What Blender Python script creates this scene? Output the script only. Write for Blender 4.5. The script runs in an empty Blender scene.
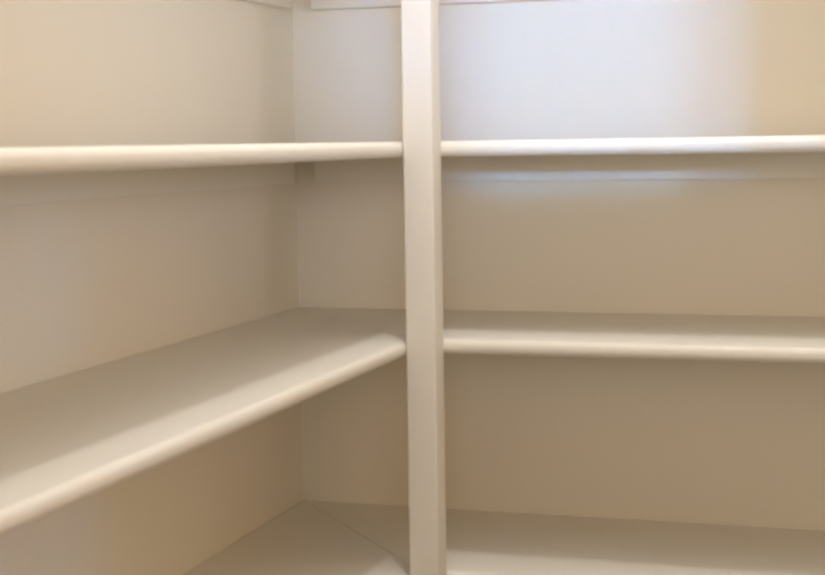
import bpy, bmesh, math
from mathutils import Vector, Matrix

scene = bpy.context.scene
EYE = 1.45                      # height of the eye (and of the upper visible shelf's top) over the floor
LX, DR = 0.2970, 0.337          # depth of the left and of the back shelves
TH = 0.0202                     # board thickness
ROOM_X, ROOM_Y, ROOM_H = 1.95, -2.75, 2.74
LEVELS = [0.266, 0.0, -0.2592, -0.5715]      # tops of the shelves relative to EYE
PX0, PX1, PY0, PY1 = 0.2980, 0.3380, -0.3775, -0.3375  # corner post footprint
CL_H, CL_T = 0.0404, 0.018

# ------------------------------------------------------------ materials
def paint(name, col, rough=0.5, bump=0.05, scale=90.0, mottling=0.012):
    m = bpy.data.materials.new(name); m.use_nodes = True
    nt = m.node_tree; b = nt.nodes['Principled BSDF']
    tc = nt.nodes.new('ShaderNodeTexCoord')
    n1 = nt.nodes.new('ShaderNodeTexNoise'); n1.inputs['Scale'].default_value = scale
    n1.inputs['Detail'].default_value = 4
    n2 = nt.nodes.new('ShaderNodeTexNoise'); n2.inputs['Scale'].default_value = 5.0
    n2.inputs['Detail'].default_value = 3
    nt.links.new(tc.outputs['Object'], n1.inputs['Vector'])
    nt.links.new(tc.outputs['Object'], n2.inputs['Vector'])
    mix = nt.nodes.new('ShaderNodeMix'); mix.data_type = 'RGBA'
    mix.inputs['A'].default_value = (*[c * (1 - mottling) for c in col], 1)
    mix.inputs['B'].default_value = (*[min(1, c * (1 + mottling)) for c in col], 1)
    nt.links.new(n2.outputs['Fac'], mix.inputs['Factor'])
    nt.links.new(mix.outputs['Result'], b.inputs['Base Color'])
    bp = nt.nodes.new('ShaderNodeBump'); bp.inputs['Strength'].default_value = bump
    bp.inputs['Distance'].default_value = 0.002
    nt.links.new(n1.outputs['Fac'], bp.inputs['Height'])
    nt.links.new(bp.outputs['Normal'], b.inputs['Normal'])
    b.inputs['Roughness'].default_value = rough
    return m

M_WALL = paint('wall_paint', (0.90, 0.83, 0.70), 0.75, 0.12, 110)
M_SHELF = paint('shelf_paint', (0.93, 0.885, 0.79), 0.6, 0.10, 45)
M_POST = paint('post_paint', (0.88, 0.83, 0.735), 0.6, 0.10, 45)
M_CLEAT = paint('cleat_paint', (0.90, 0.85, 0.75), 0.5, 0.10, 60)
M_CEIL = paint('ceiling_paint', (0.80, 0.78, 0.74), 0.85, 0.2, 70)
M_TRIM = paint('trim_paint', (0.80, 0.78, 0.74), 0.4, 0.05, 45)

def floor_material():
    m = bpy.data.materials.new('oak_floor'); m.use_nodes = True
    nt = m.node_tree; b = nt.nodes['Principled BSDF']
    tc = nt.nodes.new('ShaderNodeTexCoord')
    br = nt.nodes.new('ShaderNodeTexBrick')
    br.inputs['Color1'].default_value = (0.22, 0.13, 0.07, 1)
    br.inputs['Color2'].default_value = (0.18, 0.10, 0.05, 1)
    br.inputs['Mortar'].default_value = (0.12, 0.08, 0.05, 1)
    br.inputs['Scale'].default_value = 1.0
    br.inputs['Mortar Size'].default_value = 0.002
    br.inputs['Brick Width'].default_value = 0.9
    br.inputs['Row Height'].default_value = 0.09
    nt.links.new(tc.outputs['Object'], br.inputs['Vector'])
    nt.links.new(br.outputs['Color'], b.inputs['Base Color'])
    b.inputs['Roughness'].default_value = 0.45
    return m
M_FLOOR = floor_material()

# ------------------------------------------------------------ mesh helpers
def link(name, bm, mat):
    me = bpy.data.meshes.new(name); bmesh.ops.recalc_face_normals(bm, faces=bm.faces)
    bm.to_mesh(me); bm.free(); me.materials.append(mat)
    o = bpy.data.objects.new(name, me); scene.collection.objects.link(o)
    return o

def centre(o):
    """move the origin to the middle of the mesh's underside"""
    me = o.data
    xs = [v.co.x for v in me.vertices]; ys = [v.co.y for v in me.vertices]; zs = [v.co.z for v in me.vertices]
    c = Vector(((min(xs) + max(xs)) / 2, (min(ys) + max(ys)) / 2, min(zs)))
    me.transform(Matrix.Translation(-c)); o.location = c
    return o

def box(bm, a, b):
    r = bmesh.ops.create_cube(bm, size=1.0)
    for v in r['verts']:
        v.co = Vector([a[i] + (v.co[i] + 0.5) * (b[i] - a[i]) for i in range(3)])
    return r['verts']

def struct(name, boxes, mat):
    bm = bmesh.new()
    for a, b in boxes: box(bm, a, b)
    o = link(name, bm, mat); o['kind'] = 'structure'
    return o

def smooth(o, ang=40):
    for p in o.data.polygons: p.use_smooth = True
    e = o.modifiers.new('edges', 'EDGE_SPLIT'); e.split_angle = math.radians(ang)

def board(poly, z_top, th, front, radius, mat, name):
    """prism over a plan polygon; edges lying on one of the `front` segments are rounded over"""
    bm = bmesh.new()
    lo = [bm.verts.new((x, y, z_top - th)) for x, y in poly]
    hi = [bm.verts.new((x, y, z_top)) for x, y in poly]
    n = len(poly)
    bm.faces.new(hi); bm.faces.new(lo[::-1])
    sel = []
    for i in range(n):
        j = (i + 1) % n
        f = bm.faces.new((lo[i], lo[j], hi[j], hi[i]))
        if i in front:
            for e in f.edges:
                if abs(e.verts[0].co.z - e.verts[1].co.z) < 1e-6: sel.append(e)
    bm.normal_update()
    bmesh.ops.bevel(bm, geom=sel, offset=radius, segments=7, profile=0.5, affect='EDGES', clamp_overlap=True)
    return link(name, bm, mat)

def tag(o, label, cat, group=None):
    o['label'] = label; o['category'] = cat
    if group: o['group'] = group
    return o

# ------------------------------------------------------------ room shell
W = 0.1
struct('floor', [((-W, ROOM_Y - W, -0.08), (ROOM_X + W, W, 0))], M_FLOOR)
struct('ceiling', [((-W, ROOM_Y - W, ROOM_H), (ROOM_X + W, W, ROOM_H + 0.08))], M_CEIL)
struct('wall_left', [((-W, ROOM_Y - W, 0), (0, W, ROOM_H))], M_WALL)
struct('wall_back', [((0, 0, 0), (ROOM_X + W, W, ROOM_H))], M_WALL)
SY0, SY1 = -2.55, -1.55                # opening right of the camera, added to let the side fill in
DH = 2.05
struct('wall_right', [((ROOM_X, ROOM_Y - W, 0), (ROOM_X + W, SY0, ROOM_H)),
                      ((ROOM_X, SY1, 0), (ROOM_X + W, 0, ROOM_H)),
                      ((ROOM_X, SY0, DH), (ROOM_X + W, SY1, ROOM_H))], M_WALL)
DX0, DX1 = 0.75, 1.55        # doorway behind the camera
struct('wall_front', [((0, ROOM_Y - W, 0), (DX0, ROOM_Y, ROOM_H)),
                      ((DX1, ROOM_Y - W, 0), (ROOM_X, ROOM_Y, ROOM_H)),
                      ((DX0, ROOM_Y - W, DH), (DX1, ROOM_Y, ROOM_H))], M_WALL)

# ------------------------------------------------------------ corner post
bm = bmesh.new()
box(bm, (PX0, PY0, 0), (PX1, PY1, ROOM_H))
bmesh.ops.bevel(bm, geom=[e for e in bm.edges if abs(e.verts[0].co.z - e.verts[1].co.z) > 0.5],
                offset=0.0025, segments=4, profile=0.5, affect='EDGES')
post = centre(link('corner_post', bm, M_POST)); smooth(post)
tag(post, 'slim white square wooden post standing where the left and back shelves meet', 'post')

# ------------------------------------------------------------ shelves
LEFT_END = -2.3
RIGHT_END = ROOM_X - 0.001
g = 0.0006          # hairline of the mitre joint
k = DR / LX
left_names = {1: 'upper left pantry shelf at eye level, white with rounded front edge, seen edge on',
              2: 'middle left pantry shelf, cream white, bright lit strip along its slanting front edge',
              3: 'lowest left pantry shelf, cream white board starting in the bottom left of the corner',
              0: 'highest left pantry shelf, white board resting above the topmost left wall cleat'}
right_names = {1: 'upper back wall shelf right of the post, directly below the bluish lit wall patch',
               2: 'middle back wall shelf right of the post, white with rounded front edge',
               3: 'lowest back wall shelf, bottom right of the photo, lit only along its front',
               0: 'highest back wall shelf, white board resting above the topmost back wall cleat'}
for i, lv in enumerate(LEVELS):
    z = EYE + lv
    e = 0.001
    # left shelf: wall corner, mitre to the post, then along its front toward the door
    lx, dr = (LX, DR) if i else (0.215, 0.265)      # unseen highest shelf, made shallower so more lamp light reaches the upper wall
    g = 0.0009 if i == 3 else 0.0004              # the lowest shelf's mitre shows as a thin dark line
    poly = [(e, -e - g), (lx, -dr - g), (lx, LEFT_END), (e, LEFT_END)]
    fr = {1}
    s = centre(board(poly, z, TH, fr, 0.0088, M_SHELF, 'pantry_shelf')); smooth(s, 30)
    tag(s, left_names[i], 'shelf', 'left wall shelves')
    # back shelf: wall corner, mitre, notch round the post, front edge, far end
    poly = [(e + g, -e), (RIGHT_END, -e), (RIGHT_END, -dr), (lx + g, -dr)]
    s = centre(board(poly, z, TH, {2}, 0.0088, M_SHELF, 'pantry_shelf')); smooth(s, 30)
    tag(s, right_names[i], 'shelf', 'back wall shelves')

# ------------------------------------------------------------ wall cleats under the shelves
left_cl = ['white wooden cleat on the left wall at the very top edge of the photo',
           'white wooden cleat on the left wall directly under the upper left shelf']
back_cl = ['white wooden cleat on the back wall at the very top edge of the photo',
           'white wooden cleat on the back wall directly under the upper back shelf']
for i, lv in enumerate(LEVELS[:2]):
    z1 = EYE + lv - TH - 0.0003; z0 = z1 - CL_H
    for a, b, lab, grp in (((0.0002, LEFT_END, z0), (CL_T, -0.052, z1), left_cl[i], 'left wall cleats'),
                      ((0.037, -CL_T, z0), (RIGHT_END, -0.0002, z1), back_cl[i], 'back wall cleats')):
        bm = bmesh.new(); box(bm, a, b)
        bmesh.ops.bevel(bm, geom=bm.edges[:], offset=0.0015, segments=3, profile=0.5, affect='EDGES')
        c = centre(link('shelf_cleat', bm, M_CLEAT)); smooth(c)
        tag(c, lab, 'cleat', grp)

# ------------------------------------------------------------ lights
BEAM = 0.5
def area(name, loc, target, sx, sy, power, col, spread=180):
    l = bpy.data.lights.new(name, 'AREA'); l.shape = 'RECTANGLE'; l.size = sx; l.size_y = sy
    l.energy = power; l.color = col; l.spread = math.radians(spread)
    o = bpy.data.objects.new(name, l); scene.collection.objects.link(o)
    o.location = loc
    o.rotation_euler = (Vector(target) - Vector(loc)).to_track_quat('-Z', 'Y').to_euler()
    return o

lamp = bpy.data.lights.new('ceiling_lamp', 'POINT'); lamp.energy = 13; lamp.color = (0.98, 0.97, 0.97)
lamp.shadow_soft_size = 0.022
lo = bpy.data.objects.new('ceiling_lamp', lamp); scene.collection.objects.link(lo)
lo.location = (0.59, -0.83, EYE + 1.20)

# broad overhead fill, added to lift the shaded shelf tops
area('ceiling_fill', (0.85, -1.15, ROOM_H - 0.03), (0.85, -1.15, 0), 1.3, 1.3, 5.6, (0.88, 0.93, 1.05), 180)

# frontal fill added outside the doorway behind the camera
area('door_fill', (1.15, ROOM_Y - 0.2, 1.60), (0.6, 0, 1.5), 0.8, 0.9, 5.0, (0.92, 1.0, 1.0), 160)
# warm fill added beyond the side opening to brighten the compartments
area('side_warm_fill', (ROOM_X + 0.2, (SY0 + SY1) / 2, 1.60), (0.1, -0.6, 1.40), 0.95, 0.8, 6.7, (1.0, 0.56, 0.21), 160)
# narrow-spread fills added outside both openings to brighten the upper zone
area('upper_side_fill', (ROOM_X + 0.15, (SY0 + SY1) / 2, EYE + 0.30), (0, -0.35, EYE + 0.42), 0.9, 0.4, 0.85, (0.58, 0.76, 1.1), 34)
area('upper_door_fill', (1.15, ROOM_Y - 0.1, EYE + 0.30), (0.45, 0, EYE + 0.42), 0.75, 0.4, 0.52, (0.95, 0.93, 0.95), 34)
# narrow cool beams added inside the room to make the bluish wall patch
def sliver(x0, x1, zlow, zhigh, power, col, spread=2.0, dx=0.95, slope=0.09):
    """a beam whose footprint on the back wall is x0..x1, zlow..zhigh (relative to EYE)"""
    D = 2.70
    cx, cz = (x0 + x1) / 2, (zlow + zhigh) / 2
    area('cool_wall_beam', (cx + dx, -D, EYE + cz + slope * D), (cx, 0, EYE + cz),
         x1 - x0, zhigh - zlow, power * (x1 - x0) * (zhigh - zlow), col, spread)
for x0, x1, zl, pw, col, sp in ((0.06, 0.60, 0.02, 1.45, (0.08, 0.38, 1), 5.0), (0.27, 0.685, -0.064, 1.66, (0.22, 0.48, 1), 1.3),
                        (0.32, 0.60, -0.085, 1.15, (0.36, 0.66, 1), 1.3)):
    sliver(x0, x1, zl, 0.60, BEAM * pw, col, sp)

# cool beams added at the side opening to tint the near left wall
for zc in (-0.17, -0.47):
    area('side_sliver', (ROOM_X - 0.02, -1.9, EYE + zc + 0.02), (0, -1.03, EYE + zc), 0.80, 0.22, 0.045, (0.1, 0.5, 1.0), 5)

w = bpy.data.worlds.new('world'); scene.world = w; w.use_nodes = True
w.node_tree.nodes['Background'].inputs['Color'].default_value = (0.8, 0.88, 1.0, 1)
w.node_tree.nodes['Background'].inputs['Strength'].default_value = 0.02

# ------------------------------------------------------------ camera (solved from the photograph's edges)
f, pitch, roll, yaw = 1538.3, 0.09434, -0.01555, 0.30596
F = Vector((-math.sin(yaw) * math.cos(pitch), math.cos(yaw) * math.cos(pitch), -math.sin(pitch)))
R = Vector((math.cos(yaw), math.sin(yaw), 0)); U = R.cross(F)
R2 = math.cos(roll) * R + math.sin(roll) * U
U2 = -math.sin(roll) * R + math.cos(roll) * U
cam = bpy.data.cameras.new('camera'); co = bpy.data.objects.new('camera', cam)
scene.collection.objects.link(co)
cam.sensor_width = 36; cam.lens = f * 36 / 825
co.matrix_world = Matrix(((R2.x, U2.x, -F.x, 0.9043), (R2.y, U2.y, -F.y, -2.2640),
                          (R2.z, U2.z, -F.z, EYE - 0.0006), (0, 0, 0, 1)))
cam.clip_start = 0.02
cam.dof.use_dof = True; cam.dof.focus_distance = 20; cam.dof.aperture_fstop = 17
scene.camera = co

vs = scene.view_settings
vs.view_transform = 'Standard'; vs.look = 'None'; vs.gamma = 1; vs.use_curve_mapping = False
vs.exposure = 0.0
